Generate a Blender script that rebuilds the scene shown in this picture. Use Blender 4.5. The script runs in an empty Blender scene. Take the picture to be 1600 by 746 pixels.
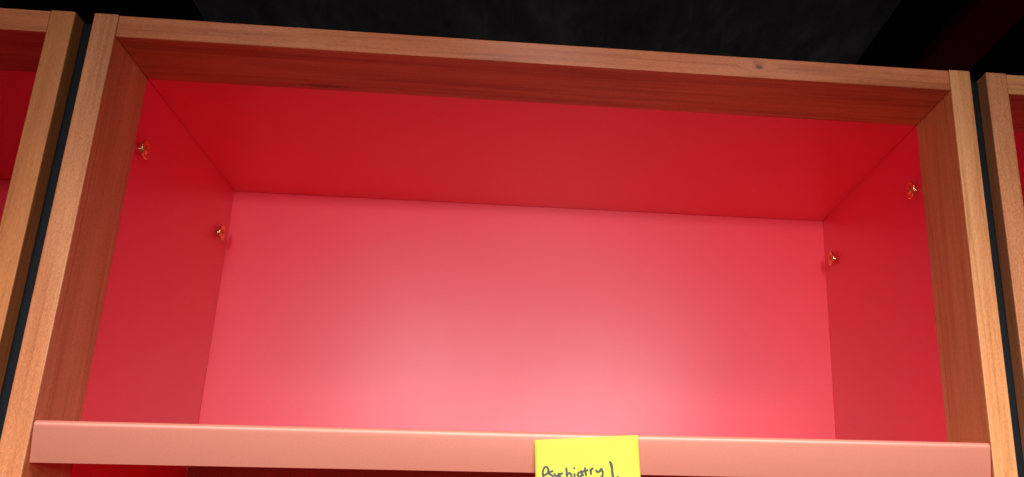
import bpy, bmesh, math, random
from mathutils import Vector, Matrix

scene = bpy.context.scene
random.seed(4)

# ------------------------------------------------------------------ camera
cam_d = bpy.data.cameras.new("camera")
cam = bpy.data.objects.new("camera", cam_d)
scene.collection.objects.link(cam)
cam.location = (-0.0163, -0.7009, -0.3818)
cam.rotation_euler = (1.8988, -0.0173, -0.1011)
cam_d.sensor_width = 36.0
cam_d.lens = 36.0 * 1463.5 / 1600.0
cam_d.shift_x = -(948.13 - 800.0) / 1600.0
cam_d.shift_y = (356.07 - 373.0) / 1600.0
cam_d.clip_start = 0.01
cam_d.clip_end = 50
scene.camera = cam

# ------------------------------------------------------------------ world, exposure
world = bpy.data.worlds.new("World")
scene.world = world
world.use_nodes = True
wb = world.node_tree.nodes["Background"]
wb.inputs[0].default_value = (1.0, 0.97, 0.95, 1)
wb.inputs[1].default_value = 0.028
vs = scene.view_settings
vs.view_transform = 'Standard'
vs.look = 'None'
vs.gamma = 1
vs.exposure = 0.0
vs.use_curve_mapping = False

# ------------------------------------------------------------------ lamps in front of the shelf
def spot(name, loc, target, watts, radius, size, col):
    d = bpy.data.lights.new(name, 'SPOT')
    d.energy = watts
    d.shadow_soft_size = radius
    d.spot_size = math.radians(size)
    d.spot_blend = 1.0
    d.color = col
    o = bpy.data.objects.new(name, d)
    scene.collection.objects.link(o)
    o.location = loc
    o.rotation_euler = (Vector(target) - Vector(loc)).to_track_quat('-Z', 'Y').to_euler()
    return o
def area(name, loc, target, watts, sx, sy, col):
    d = bpy.data.lights.new(name, 'AREA')
    d.shape = 'RECTANGLE'; d.size = sx; d.size_y = sy
    d.energy = watts; d.color = col
    o = bpy.data.objects.new(name, d)
    scene.collection.objects.link(o)
    o.location = loc
    o.rotation_euler = (Vector(target) - Vector(loc)).to_track_quat('-Z', 'Y').to_euler()
    return o
WARM = (1.0, 0.95, 0.985)
# a pair of spots across the aisle, three ceiling spots just in front, a weak lamp beside the camera
spot("aisle_spot", (-0.33, -1.5, 0.02), (-0.03, 0.0, -0.40), 25, 0.06, 70, WARM)
spot("aisle_spot", (0.29, -1.5, 0.0), (0.12, 0.0, -0.42), 26, 0.06, 70, WARM)
spot("ceiling_spot", (0.0, -1.1, 0.55), (0.0, -0.25, -0.75), 114, 0.15, 62, WARM)
spot("ceiling_spot", (-0.58, -1.1, 0.55), (-0.54, -0.25, -0.72), 104, 0.15, 62, WARM)
spot("ceiling_spot", (0.5, -1.1, 0.55), (0.4, -0.25, -0.75), 126, 0.15, 62, WARM)
spot("camera_lamp", (0.06, -0.80, -0.30), (0.08, 0.0, -0.46), 9.5, 0.05, 85, WARM)

# ------------------------------------------------------------------ helpers
COL = scene.collection
def link(name, me, parent=None, mats=()):
    o = bpy.data.objects.new(name, me)
    COL.objects.link(o)
    if parent:
        o.parent = parent
    for m in mats:
        me.materials.append(m)
    return o
def tag(o, label=None, cat=None, group=None, kind=None):
    if label: o["label"] = label
    if cat: o["category"] = cat
    if group: o["group"] = group
    if kind: o["kind"] = kind
    return o
def empty(name, loc=(0, 0, 0)):
    o = bpy.data.objects.new(name, None)
    COL.objects.link(o)
    o.location = loc
    o.empty_display_size = 0.05
    return o
def box_mesh(name, lo, hi, bevel=0.0, seg=2):
    """box between lo and hi; the mesh is centred, its centre is returned"""
    lo = Vector(lo); hi = Vector(hi)
    c = (lo + hi) / 2; s = hi - lo
    bm = bmesh.new()
    bmesh.ops.create_cube(bm, size=1)
    bmesh.ops.scale(bm, vec=s, verts=bm.verts)
    if bevel:
        bmesh.ops.bevel(bm, geom=list(bm.edges), offset=bevel, segments=seg, affect='EDGES', profile=0.5)
    me = bpy.data.meshes.new(name)
    bm.to_mesh(me); bm.free()
    for p in me.polygons: p.use_smooth = False
    return me, c
def box(name, lo, hi, mat, parent=None, bevel=0.0, seg=2):
    me, c = box_mesh(name, lo, hi, bevel, seg)
    o = link(name, me, parent, [mat])
    o.location = c - (parent.location if parent else Vector())
    return o
def lathe(name, prof, mat, parent=None, n=40):
    """profile [(r, x)] spun about the x axis"""
    vs_, fs = [], []
    for r, x in prof:
        for k in range(n):
            a = 2 * math.pi * k / n
            vs_.append((x, r * math.cos(a), r * math.sin(a)))
    for i in range(len(prof) - 1):
        for k in range(n):
            a, b = i * n + k, i * n + (k + 1) % n
            fs.append((a, b, b + n, a + n))
    fs.append(tuple(range((len(prof) - 1) * n, len(prof) * n)))
    me = bpy.data.meshes.new(name)
    me.from_pydata(vs_, [], fs)
    for p in me.polygons: p.use_smooth = True
    bm = bmesh.new(); bm.from_mesh(me)
    bmesh.ops.recalc_face_normals(bm, faces=bm.faces)
    bm.to_mesh(me); bm.free()
    return link(name, me, parent, [mat])

# ------------------------------------------------------------------ materials
class NT:
    def __init__(self, name):
        self.m = bpy.data.materials.new(name)
        self.m.use_nodes = True
        self.t = self.m.node_tree
        self.b = self.t.nodes["Principled BSDF"]
    def n(self, kind, **kw):
        nd = self.t.nodes.new(kind)
        for k, v in kw.items():
            setattr(nd, k, v)
        return nd
    def l(self, a, b):
        self.t.links.new(a, b)
    def val(self, sock, v):
        sock.default_value = v
    def math(self, op, a, b=None, clamp=False):
        nd = self.n("ShaderNodeMath", operation=op, use_clamp=clamp)
        for i, v in enumerate((a, b)):
            if v is None: continue
            if isinstance(v, (int, float)): nd.inputs[i].default_value = v
            else: self.l(v, nd.inputs[i])
        return nd.outputs[0]
    def noise(self, vec, scale, detail=4, rough=0.55, dist=0.0):
        nd = self.n("ShaderNodeTexNoise")
        nd.inputs["Scale"].default_value = scale
        nd.inputs["Detail"].default_value = detail
        nd.inputs["Roughness"].default_value = rough
        nd.inputs["Distortion"].default_value = dist
        if vec is not None: self.l(vec, nd.inputs["Vector"])
        return nd.outputs["Fac"]
    def mapping(self, vec, scale=(1, 1, 1), loc=(0, 0, 0)):
        nd = self.n("ShaderNodeMapping")
        nd.inputs["Scale"].default_value = scale
        nd.inputs["Location"].default_value = loc
        self.l(vec, nd.inputs["Vector"])
        return nd.outputs[0]
    def ramp(self, fac, stops, interp='LINEAR'):
        nd = self.n("ShaderNodeValToRGB")
        cr = nd.color_ramp
        cr.interpolation = interp
        while len(cr.elements) < len(stops): cr.elements.new(0.5)
        for e, (p, c) in zip(cr.elements, stops):
            e.position = p
            e.color = (*c, 1) if len(c) == 3 else c
        self.l(fac, nd.inputs[0])
        return nd.outputs[0]
    def mix(self, fac, a, b, mode='MIX'):
        nd = self.n("ShaderNodeMix", data_type='RGBA', blend_type=mode)
        for s, v in ((nd.inputs[0], fac), (nd.inputs[6], a), (nd.inputs[7], b)):
            if isinstance(v, (int, float)): s.default_value = v
            elif isinstance(v, tuple): s.default_value = (*v, 1)
            else: self.l(v, s)
        return nd.outputs[2]
    def bump(self, h, strength, dist):
        nd = self.n("ShaderNodeBump")
        nd.inputs["Strength"].default_value = strength
        nd.inputs["Distance"].default_value = dist
        self.l(h, nd.inputs["Height"])
        self.l(nd.outputs[0], self.b.inputs["Normal"])
    def obj(self):
        return self.n("ShaderNodeTexCoord").outputs["Object"]

def wood(name, axis, light, mid, dark, seed, fleck=0.3, knots=(), streak=0.5, lo=0.34, hi=0.64):
    """sealed hardwood; axis = direction of the grain; knots: (centre, stretch along grain, across, darkness)"""
    t = NT(name)
    co = t.obj()
    off = (seed * 1.37, seed * 2.11, seed * 0.73)
    # bend the grain round knots
    bend = None
    kmask = None
    for (kc, ka, kb, kd) in knots:
        sub = t.n("ShaderNodeVectorMath", operation='SUBTRACT')
        t.l(co, sub.inputs[0]); sub.inputs[1].default_value = kc
        mul = t.n("ShaderNodeVectorMath", operation='MULTIPLY')
        t.l(sub.outputs[0], mul.inputs[0])
        s = [1 / kb] * 3; s[axis] = 1 / ka
        mul.inputs[1].default_value = s
        ln = t.n("ShaderNodeVectorMath", operation='LENGTH')
        t.l(mul.outputs[0], ln.inputs[0])
        wob = t.math('MULTIPLY', t.noise(t.mapping(co, (300, 300, 300), off), 1.0, 3), 0.9)
        d = t.math('ADD', ln.outputs["Value"], t.math('SUBTRACT', wob, 0.45))
        core = t.math('MULTIPLY', t.math('SUBTRACT', 1.0, d, True), kd)
        halo = t.math('MULTIPLY', t.math('SUBTRACT', 1.0, t.math('MULTIPLY', d, 0.22), True), 0.35 * kd)
        m = t.math('ADD', t.math('POWER', core, 0.6), t.math('MULTIPLY', halo, halo))
        kmask = m if kmask is None else t.math('ADD', kmask, m)
        bend = halo if bend is None else t.math('ADD', bend, halo)
    co2 = co
    if bend is not None:
        cv = t.n("ShaderNodeCombineXYZ")
        for i in range(3):
            if i != axis: t.l(t.math('MULTIPLY', bend, 0.02), cv.inputs[i])
        ad = t.n("ShaderNodeVectorMath", operation='ADD')
        t.l(co, ad.inputs[0]); t.l(cv.outputs[0], ad.inputs[1])
        co2 = ad.outputs[0]
    def sc(along, across):
        s = [across] * 3; s[axis] = along
        return tuple(s)
    broad = t.noise(t.mapping(co2, sc(3.5, 45), off), 1.0, 3, 0.5, 0.6)
    rings = t.noise(t.mapping(co2, sc(5, 190), off), 1.0, 5, 0.6, 0.9)
    fine = t.noise(t.mapping(co2, sc(60, 1500), off), 1.0, 3, 0.6)
    pores = t.noise(t.mapping(co2, sc(260, 2100), off), 1.0, 2, 0.5)
    flk = t.noise(t.mapping(co2, sc(420, 700), off), 1.0, 3, 0.7)
    patch = t.noise(t.mapping(co2, sc(9, 30), off), 1.0, 4, 0.6, 0.3)
    tone = t.math('ADD', t.math('MULTIPLY', broad, 0.55), t.math('MULTIPLY', rings, 0.45))
    c = t.ramp(tone, [(lo, dark), ((lo + hi) / 2 - 0.02, mid), (hi, light)])
    line = t.ramp(rings, [(0.36, (1, 1, 1)), (0.44, (0, 0, 0))])
    c = t.mix(t.math('MULTIPLY', line, streak), c, tuple(v * 0.6 for v in dark))
    c = t.mix(t.math('MULTIPLY', t.ramp(patch, [(0.5, (0, 0, 0)), (0.75, (1, 1, 1))]), 0.35), c, tuple(v * 0.72 for v in mid))
    f = t.ramp(fine, [(0.30, (0.72, 0.70, 0.68)), (0.62, (1.1, 1.1, 1.1))])
    c = t.mix(0.28, c, f, 'MULTIPLY')
    p = t.ramp(pores, [(0.30, (0.55, 0.5, 0.45)), (0.42, (1, 1, 1))])
    c = t.mix(0.5, c, p, 'MULTIPLY')
    g = t.ramp(flk, [(0.38, (0.62, 0.6, 0.58)), (0.55, (1, 1, 1)), (0.7, (1.28, 1.24, 1.2))])
    c = t.mix(fleck, c, g, 'MULTIPLY')
    if kmask is not None:
        c = t.mix(t.math('MINIMUM', kmask, 0.95), c, (0.10, 0.026, 0.007))
    t.l(c, t.b.inputs["Base Color"])
    r = t.math('ADD', 0.36, t.math('MULTIPLY', fine, 0.2))
    t.l(r, t.b.inputs["Roughness"])
    t.b.inputs["Specular IOR Level"].default_value = 0.22
    t.b.inputs["Coat Weight"].default_value = 0.2
    t.b.inputs["Coat Roughness"].default_value = 0.25
    hgt = t.math('ADD', t.math('MULTIPLY', fine, 0.6), t.math('MULTIPLY', flk, 0.5))
    t.bump(hgt, 0.22, 0.0004)
    return t.m

def laminate(name, base, rough=0.40, spec=0.5):
    t = NT(name)
    co = t.obj()
    cloud = t.noise(t.mapping(co, (7, 7, 7)), 1.0, 3)
    c = t.mix(t.math('MULTIPLY', cloud, 0.25), base, tuple(v * 0.86 for v in base))
    t.l(c, t.b.inputs["Base Color"])
    sm = t.noise(t.mapping(co, (16, 16, 9), (5, 2, 1)), 1.0, 4, 0.6, 0.4)
    t.l(t.math('ADD', rough - 0.05, t.math('MULTIPLY', sm, 0.10)), t.b.inputs["Roughness"])
    t.b.inputs["Specular IOR Level"].default_value = spec
    t.b.inputs["Coat Weight"].default_value = 1.0
    t.b.inputs["Coat Roughness"].default_value = 0.335
    peel = t.noise(t.mapping(co, (520, 520, 520)), 1.0, 2, 0.5)
    t.bump(peel, 0.40, 0.0003)
    return t.m

RED = laminate("red_laminate", (0.93, 0.005, 0.044), 0.50, 0.75)

# wood tones: pinkish maple-like stiles, golden stiles, brown rail
PINK = ((0.67, 0.278, 0.112), (0.59, 0.214, 0.080), (0.49, 0.158, 0.054))
GOLD = ((0.68, 0.300, 0.114), (0.60, 0.238, 0.080), (0.50, 0.176, 0.052))
BROWN = ((0.62, 0.192, 0.072), (0.53, 0.146, 0.048), (0.42, 0.100, 0.030))
W_PINK = wood("pinkish_wood_upright", 2, *PINK, 1.0, 0.42, streak=0.18)
W_GOLD = wood("golden_wood_upright", 2, *GOLD, 2.0, 0.28, streak=0.35)
W_GOLD2 = wood("amber_wood_upright", 2, *((c[0] * 0.82, c[1] * 0.68, c[2] * 0.54) for c in GOLD), 5.0, 0.2, streak=0.25)
W_PINK2 = wood("rosy_wood_upright", 2, *((tuple(v * 0.92 for v in c)) for c in PINK), 7.0, 0.48, streak=0.15)
W_RAIL = wood("brown_wood_rail", 0, *BROWN, 3.0, 0.25,
              knots=[((0.1794, -0.0367, 0.0005), 0.0042, 0.0026, 1.0), ((-0.195, 0.0290, -0.0095), 0.030, 0.0035, 0.85)], streak=0.25, lo=0.38, hi=0.60)
W_RAIL_L = wood("dull_wood_rail", 0, *BROWN, 9.0, 0.25, streak=0.3)
W_RAIL_R = wood("golden_wood_rail", 0, *GOLD, 11.0, 0.2, streak=0.4)

def metal_paint(name, base, rough, metallic=0.0):
    t = NT(name)
    co = t.obj()
    a = t.noise(t.mapping(co, (26, 26, 26)), 1.0, 4, 0.6)
    g = t.noise(t.mapping(co, (1500, 1500, 1500)), 1.0, 2, 0.5)
    c = t.mix(t.math('MULTIPLY', a, 0.3), base, tuple(v * 0.85 for v in base))
    c = t.mix(0.35, c, t.ramp(g, [(0.3, (0.8, 0.78, 0.76)), (0.65, (1.08, 1.08, 1.08))]), 'MULTIPLY')
    t.l(c, t.b.inputs["Base Color"])
    t.b.inputs["Metallic"].default_value = metallic
    t.l(t.math('ADD', rough - 0.06, t.math('MULTIPLY', a, 0.12)), t.b.inputs["Roughness"])
    t.bump(g, 0.25, 0.0002)
    return t.m
COPPER = metal_paint("salmon_painted_steel", (0.60, 0.208, 0.137), 0.42, 0.15)

def plain(name, base, rough, metallic=0.0, spec=0.5):
    t = NT(name)
    co = t.obj()
    a = t.noise(t.mapping(co, (40, 40, 40)), 1.0, 3)
    c = t.mix(t.math('MULTIPLY', a, 0.3), base, tuple(v * 0.8 for v in base))
    t.l(c, t.b.inputs["Base Color"])
    t.b.inputs["Roughness"].default_value = rough
    t.b.inputs["Metallic"].default_value = metallic
    t.b.inputs["Specular IOR Level"].default_value = spec
    return t.m
BRASS = plain("polished_brass", (0.86, 0.56, 0.25), 0.20, 1.0)
BLACK = plain("black_painted_post", (0.0045, 0.0062, 0.0080), 0.6, 0.0, 0.12)
INK = plain("grey_marker_ink", (0.035, 0.032, 0.022), 0.6)
CEIL_BLACK = plain("black_ceiling_paint", (0.0015, 0.0015, 0.0015), 0.9, 0, 0.1)
CEIL_RED = plain("dark_red_beam_paint", (0.20, 0.008, 0.010), 0.7, 0, 0.0)

def plaster():
    t = NT("dark_grey_ceiling_plaster")
    co = t.obj()
    a = t.noise(t.mapping(co, (5, 2.2, 5)), 1.0, 6, 0.65, 0.5)
    b = t.noise(t.mapping(co, (26, 8, 26), (2, 3, 1)), 1.0, 4, 0.6, 0.8)
    f = t.math('ADD', t.math('MULTIPLY', a, 0.6), t.math('MULTIPLY', b, 0.4))
    t.l(t.ramp(f, [(0.34, (0.06, 0.058, 0.059)), (0.52, (0.13, 0.127, 0.13)), (0.68, (0.26, 0.256, 0.262))]), t.b.inputs["Base Color"])
    t.b.inputs["Roughness"].default_value = 0.85
    t.b.inputs["Specular IOR Level"].default_value = 0.2
    t.bump(f, 0.5, 0.01)
    return t.m
PLASTER = plaster()

# ------------------------------------------------------------------ the setting: dark ceiling over the bookcases
c = tag(box("ceiling", (-4, -0.6, 0.66), (4, 3.2, 0.70), CEIL_BLACK), kind="structure")
c = tag(box("ceiling_panel", (-0.668, -0.55, 0.60), (0.673, 3.1, 0.655), PLASTER), kind="structure")
tag(box("ceiling_beam", (0.836, -0.55, 0.62), (0.945, 3.1, 0.655), CEIL_RED, bevel=0.004),
    "dark red beam on the black ceiling above the right-hand bookcase", "beam")

# ------------------------------------------------------------------ bookcases
W = 0.35          # half inner width
S = 0.019         # stile thickness
D = 0.3523        # inner depth
d = 0.0743        # depth of the solid wood front
H = 0.0192        # rail height
ZB = -1.5         # base
PITCH = 2 * (W + S) + 0.0146

def bookcase(cx, lw, rw, railw, label):
    e = empty("bookcase", (cx, 0, ZB))
    def part(name, lo, hi, mat, bevel=0.0):
        return box(name, (lo[0] + cx, lo[1], lo[2]), (hi[0] + cx, hi[1], hi[2]), mat, e, bevel)
    part("stile", (-W - S, 0, ZB), (-W, d, H + 0.0008), lw, 0.0009)
    part("stile", (W, 0, ZB), (W + S, d, H + 0.0008), rw, 0.0009)
    part("top_rail", (-W + 0.0003, 0.0004, 0), (W - 0.0003, d, H), railw, 0.0008)
    part("side_panel", (-W - S, d + 0.0002, ZB), (-W, D + 0.014, H), RED)
    part("side_panel", (W, d + 0.0002, ZB), (W + S, D + 0.014, H), RED)
    part("top_panel", (-W + 0.0003, d + 0.0002, 0.0002), (W - 0.0003, D + 0.014, H), RED)
    part("back_panel", (-W + 0.0001, D, ZB), (W - 0.0001, D + 0.012, 0.0), RED)
    part("bottom_panel", (-W + 0.0001, d + 0.0004, ZB), (W - 0.0001, D - 0.0002, ZB + 0.02), RED)
    return tag(e, label, "bookcase", "wooden bookcases standing in a row")

main = bookcase(0, W_PINK, W_GOLD, W_RAIL, "middle wood-framed bookcase with a fully visible empty red compartment and brass studs")
bookcase(-PITCH, W_PINK, W_GOLD2, W_RAIL_L, "wood-framed bookcase with red inside, cut off by the left edge of the photo")
bookcase(PITCH, W_PINK2, W_GOLD, W_RAIL_R, "wood-framed bookcase with red inside, cut off by the right edge of the photo")

# studs in the side panels of the middle bookcase
def stud(x, y, z, s):
    e = empty("shelf_stud"); e.parent = main
    e.location = Vector((x, y, z)) - main.location
    if s < 0: e.rotation_euler = (0, 0, math.pi)
    lathe("neck", [(0.0028, -0.002), (0.0028, 0.0010), (0.0025, 0.0014), (0.0025, 0.0030)], BRASS, e, 24)
    lathe("disc", [(0.0026, 0.0022), (0.0072, 0.0026), (0.0083, 0.0032), (0.0088, 0.0040), (0.0088, 0.0047), (0.0084, 0.0053), (0.0078, 0.0055),
                   (0.0060, 0.0050), (0.0030, 0.0048), (0.0027, 0.0052), (0.0024, 0.0060), (0.0017, 0.0062), (0.0013, 0.0056), (0.0004, 0.0055)], BRASS, e, 48)
for x, y, z, s in ((-W, 0.0866, -0.0617, 1), (-W, 0.3184, -0.0610, 1), (W, 0.0900, -0.0593, -1), (W, 0.3187, -0.0577, -1)):
    stud(x, y, z, s)

# black filler posts in the slots between the bookcases
for sx, lab in ((-1, "narrow black post in the slot left of the middle bookcase"), (1, "narrow black post in the slot right of the middle bookcase")):
    x0 = sx * PITCH / 2
    tag(box("filler_post", (x0 - 0.0070, 0.0145, ZB), (x0 + 0.0070, 0.06, H - 0.001), BLACK, bevel=0.0012),
        lab, "post", "black posts between the bookcases")

# ------------------------------------------------------------------ steel shelf with a leaning front lip
def extrude_profile(name, pts, th, half, mat, parent, round_end=0.0):
    """sheet-metal section (y, z) of thickness th swept along x"""
    n = len(pts)
    offp = []
    for i, (y, z) in enumerate(pts):
        a = Vector(pts[max(0, i - 1)]); b = Vector(pts[min(n - 1, i + 1)])
        t_ = (b - a).normalized()
        offp.append((y + t_[1] * th, z - t_[0] * th))
    loop = list(pts) + offp[::-1]
    xs = [-half, -half + 0.0008] + [-half + 0.0008 + (2 * half - 0.0016) * k / 24 for k in range(1, 24)] + [half - 0.0008, half]
    vs_, fs = [], []
    m = len(loop)
    cen = Vector((sum(p[0] for p in loop) / m, sum(p[1] for p in loop) / m))
    for j, x in enumerate(xs):
        for k, (y, z) in enumerate(loop):
            vs_.append((x, y, z))
    for j in range(len(xs) - 1):
        for k in range(m):
            a, b = j * m + k, j * m + (k + 1) % m
            fs.append((a, b, b + m, a + m))
    for base in (0, (len(xs) - 1) * m):
        for k in range(n - 1):
            fs.append((base + k, base + k + 1, base + m - 2 - k, base + m - 1 - k))
    me = bpy.data.meshes.new(name)
    me.from_pydata(vs_, [], fs)
    bm = bmesh.new(); bm.from_mesh(me)
    bmesh.ops.recalc_face_normals(bm, faces=bm.faces)
    bm.to_mesh(me); bm.free()
    o = link(name, me, parent, [mat])
    return o

ZT = -0.3029
shelf = empty("shelf", (0, 0, ZT))
shelf.rotation_euler = (0, math.radians(-0.28), 0)
R_ = 0.0036
tilt = math.radians(11)
# outer contour from the bottom of the lip upward, over the bend, to the tray
lip = []
y_t, z_t = 0.0, -R_
L_ = 0.0262
lip.append((y_t + math.sin(tilt) * L_ + 0.0012, z_t - math.cos(tilt) * L_ + 0.0002))
lip.append((y_t + math.sin(tilt) * L_ * 0.985, z_t - math.cos(tilt) * L_ * 0.985))
lip.append((y_t + math.sin(tilt) * 0.003, z_t - math.cos(tilt) * 0.003))
for k in range(9):
    a = math.radians(180 + 11 - (101) * k / 8)
    lip.append((R_ + R_ * math.cos(a), -R_ + R_ * math.sin(a)))
lip.append((0.0095, -0.0002))
lip_o = extrude_profile("front_lip", lip, 0.0014, 0.349, COPPER, shelf)
for p in lip_o.data.polygons: p.use_smooth = True
md = lip_o.modifiers.new("edge", 'BEVEL'); md.width = 0.0006; md.segments = 2; md.limit_method = 'ANGLE'; md.angle_limit = math.radians(50)
tray = extrude_profile("tray", [(0.0097, -0.0002), (0.02, -0.0014), (0.12, -0.0014), (0.24, -0.0014), (0.3370, -0.0014)], 0.0012, 0.3485, COPPER, shelf)
fl = extrude_profile("rear_flange", [(0.3385, -0.0014), (0.3392, -0.0022), (0.3392, -0.026)], 0.0012, 0.3492, COPPER, shelf)
tag(shelf, "salmon painted steel shelf with a leaning front lip in the middle bookcase", "shelf")

# ------------------------------------------------------------------ yellow sticky note with handwriting
def paper():
    t = NT("yellow_note_paper")
    co = t.obj()
    a = t.noise(t.mapping(co, (60, 60, 60)), 1.0, 4, 0.6)
    g = t.noise(t.mapping(co, (900, 900, 900)), 1.0, 3, 0.6)
    c = t.mix(a, (0.56, 0.610, 0.070), (0.51, 0.570, 0.056))
    c = t.mix(0.12, c, g, 'MULTIPLY')
    t.l(c, t.b.inputs["Base Color"])
    t.b.inputs["Roughness"].default_value = 0.75
    t.b.inputs["Specular IOR Level"].default_value = 0.25
    t.bump(t.math('ADD', a, t.math('MULTIPLY', g, 0.3)), 0.25, 0.0004)
    return t.m
PAPER = paper()
NW = 0.0764
def note_y(u, v):
    """depth of the note's surface; u along its width, v down from its top edge"""
    return -0.0009 - 0.0006 * (v / NW) - 0.012 * max(0.0, (v / NW) - 0.30) ** 2 + 0.0004 * math.sin(u / NW * 5 + 1) * (v / NW) + 0.018 * max(0.0, 0.10 - v / NW) * 0.1
ROT = math.atan2(-0.3035 + 0.3091, 0.0760)
note = empty("sticky_note", (0.0002, 0, -0.3091))
note.rotation_euler = (0, -ROT, 0)
NU, NV = 16, 20
vs_ = [(NW * i / NU, note_y(NW * i / NU, NW * j / NV), -NW * j / NV) for j in range(NV + 1) for i in range(NU + 1)]
fs = [(j * (NU + 1) + i, (j + 1) * (NU + 1) + i, (j + 1) * (NU + 1) + i + 1, j * (NU + 1) + i + 1) for j in range(NV) for i in range(NU)]
me = bpy.data.meshes.new("paper"); me.from_pydata(vs_, [], fs)
po = link("paper", me, note, [PAPER])
for p in me.polygons: p.use_smooth = True
md = po.modifiers.new("thick", 'SOLIDIFY'); md.thickness = 0.00012; md.offset = 0
tag(note, "yellow sticky note with handwritten Psychiatry stuck on the salmon shelf lip", "sticky note")

# pen strokes as seen on the note: points (u, v, half width) in units of the sheet drawing below
ST = [
    [(262, 700), (252, 640), (247, 590), (256, 540), (275, 514), (300, 515), (318, 545), (312, 585), (285, 612), (256, 622)],
    [(384, 562), (350, 572), (326, 592), (338, 606), (366, 618), (376, 640), (352, 665), (328, 668)],
    [(398, 586), (402, 616), (424, 628), (446, 614), (452, 590), (456, 640), (440, 700), (405, 725)],
    [(508, 590), (480, 596), (464, 620), (474, 648), (512, 648)],
    [(549, 510), (554, 570), (560, 660)],
    [(559, 618), (580, 586), (606, 590), (618, 625), (624, 658)],
    [(654, 582), (660, 650)],
    [(738, 566), (708, 580), (700, 612), (722, 630), (748, 606), (752, 566)],
    [(736, 540), (752, 580), (772, 622)],
    [(791, 502), (797, 560), (808, 616)],
    [(758, 562), (796, 550), (836, 536)],
    [(860, 520), (866, 560), (872, 600)],
    [(866, 560), (876, 526), (904, 510)],
    [(936, 528), (944, 552), (966, 560), (990, 540), (1000, 508)],
    [(1000, 508), (1022, 556), (1020, 604), (988, 640), (960, 652)],
    [(1217, 602), (1222, 640), (1228, 700)],
]
BIG = [[(1112, 414, 11), (1130, 446, 18), (1144, 500, 17), (1148, 570, 15), (1152, 580, 17), (1158, 640, 16), (1162, 700, 12)]]
DOTS = [(652, 520, 15)]
PXM = (0.0799 / 0.0763) * 1.0
def crop2world(a, b):
    # crop 190x76 px at 8.42 x -> position on the plane of the note
    px = a / 8.4211; py = b / 8.4211
    wx = OX + px * SX + py * SXY
    wz = OZ - px * SZX - py * SZ
    return wx, wz
OX, OZ = -0.00735, -0.30045
SX = 0.0897 / 190.0
SXY = 0.00090 / 76.0
SZX = 0.0
SZ = 0.0345 / 76.0
def to_uv(wx, wz):
    dx, dz = wx - 0.0002, wz + 0.3091
    cr, sr = math.cos(ROT), math.sin(ROT)
    return dx * cr + dz * sr, -(-dx * sr + dz * cr)
def catmull(pts, n=7):
    out = []
    P = [pts[0]] + list(pts) + [pts[-1]]
    for i in range(1, len(P) - 2):
        for k in range(n):
            t_ = k / n
            q = []
            for a in range(len(pts[0])):
                p0, p1, p2, p3 = P[i - 1][a], P[i][a], P[i + 1][a], P[i + 2][a]
                q.append(0.5 * (2 * p1 + (p2 - p0) * t_ + (2 * p0 - 5 * p1 + 4 * p2 - p3) * t_ ** 2 + (3 * p1 - p0 - 3 * p2 + p3) * t_ ** 3))
            out.append(tuple(q))
    out.append(tuple(pts[-1]))
    return out
iv, jf = [], []
lay = 0
def ribbon(pts):
    global lay
    lay += 1
    lift = 0.00016 + 0.000012 * lay
    b0 = len(iv)
    n = len(pts)
    for i, (a, b, hw) in enumerate(pts):
        a0, b0_ = pts[max(0, i - 1)][:2]; a1, b1_ = pts[min(n - 1, i + 1)][:2]
        tx, ty = a1 - a0, b1_ - b0_
        l = math.hypot(tx, ty) or 1
        nx, ny = -ty / l, tx / l
        for s in (-1, 1):
            u, v = to_uv(*crop2world(a + nx * hw * s, b + ny * hw * s))
            iv.append((u, note_y(u, v) - lift, -v))
    for i in range(n - 1):
        k = b0 + 2 * i
        jf.append((k, k + 1, k + 3, k + 2))
def disc(a, b, r):
    k = []
    for i in range(12):
        an = i / 12 * 2 * math.pi
        u, v = to_uv(*crop2world(a + r * math.cos(an), b + r * math.sin(an)))
        iv.append((u, note_y(u, v) - 0.00013 - 0.000002 * len(jf) / 10, -v)); k.append(len(iv) - 1)
    jf.append(tuple(k))
for st in ST:
    pts = catmull(st)
    n = len(pts)
    pts = [(a, b, (14.0 + 1.8 * math.sin(i * 0.5 + a)) * (0.55 + 0.45 * min(1, min(i, n - 1 - i) / 2.0))) for i, (a, b) in enumerate(pts)]
    ribbon(pts)
for st in BIG: ribbon(catmull(st))
for dd in DOTS: disc(*dd)
me = bpy.data.meshes.new("handwriting"); me.from_pydata(iv, [], jf)
hw = link("handwriting", me, note, [INK])
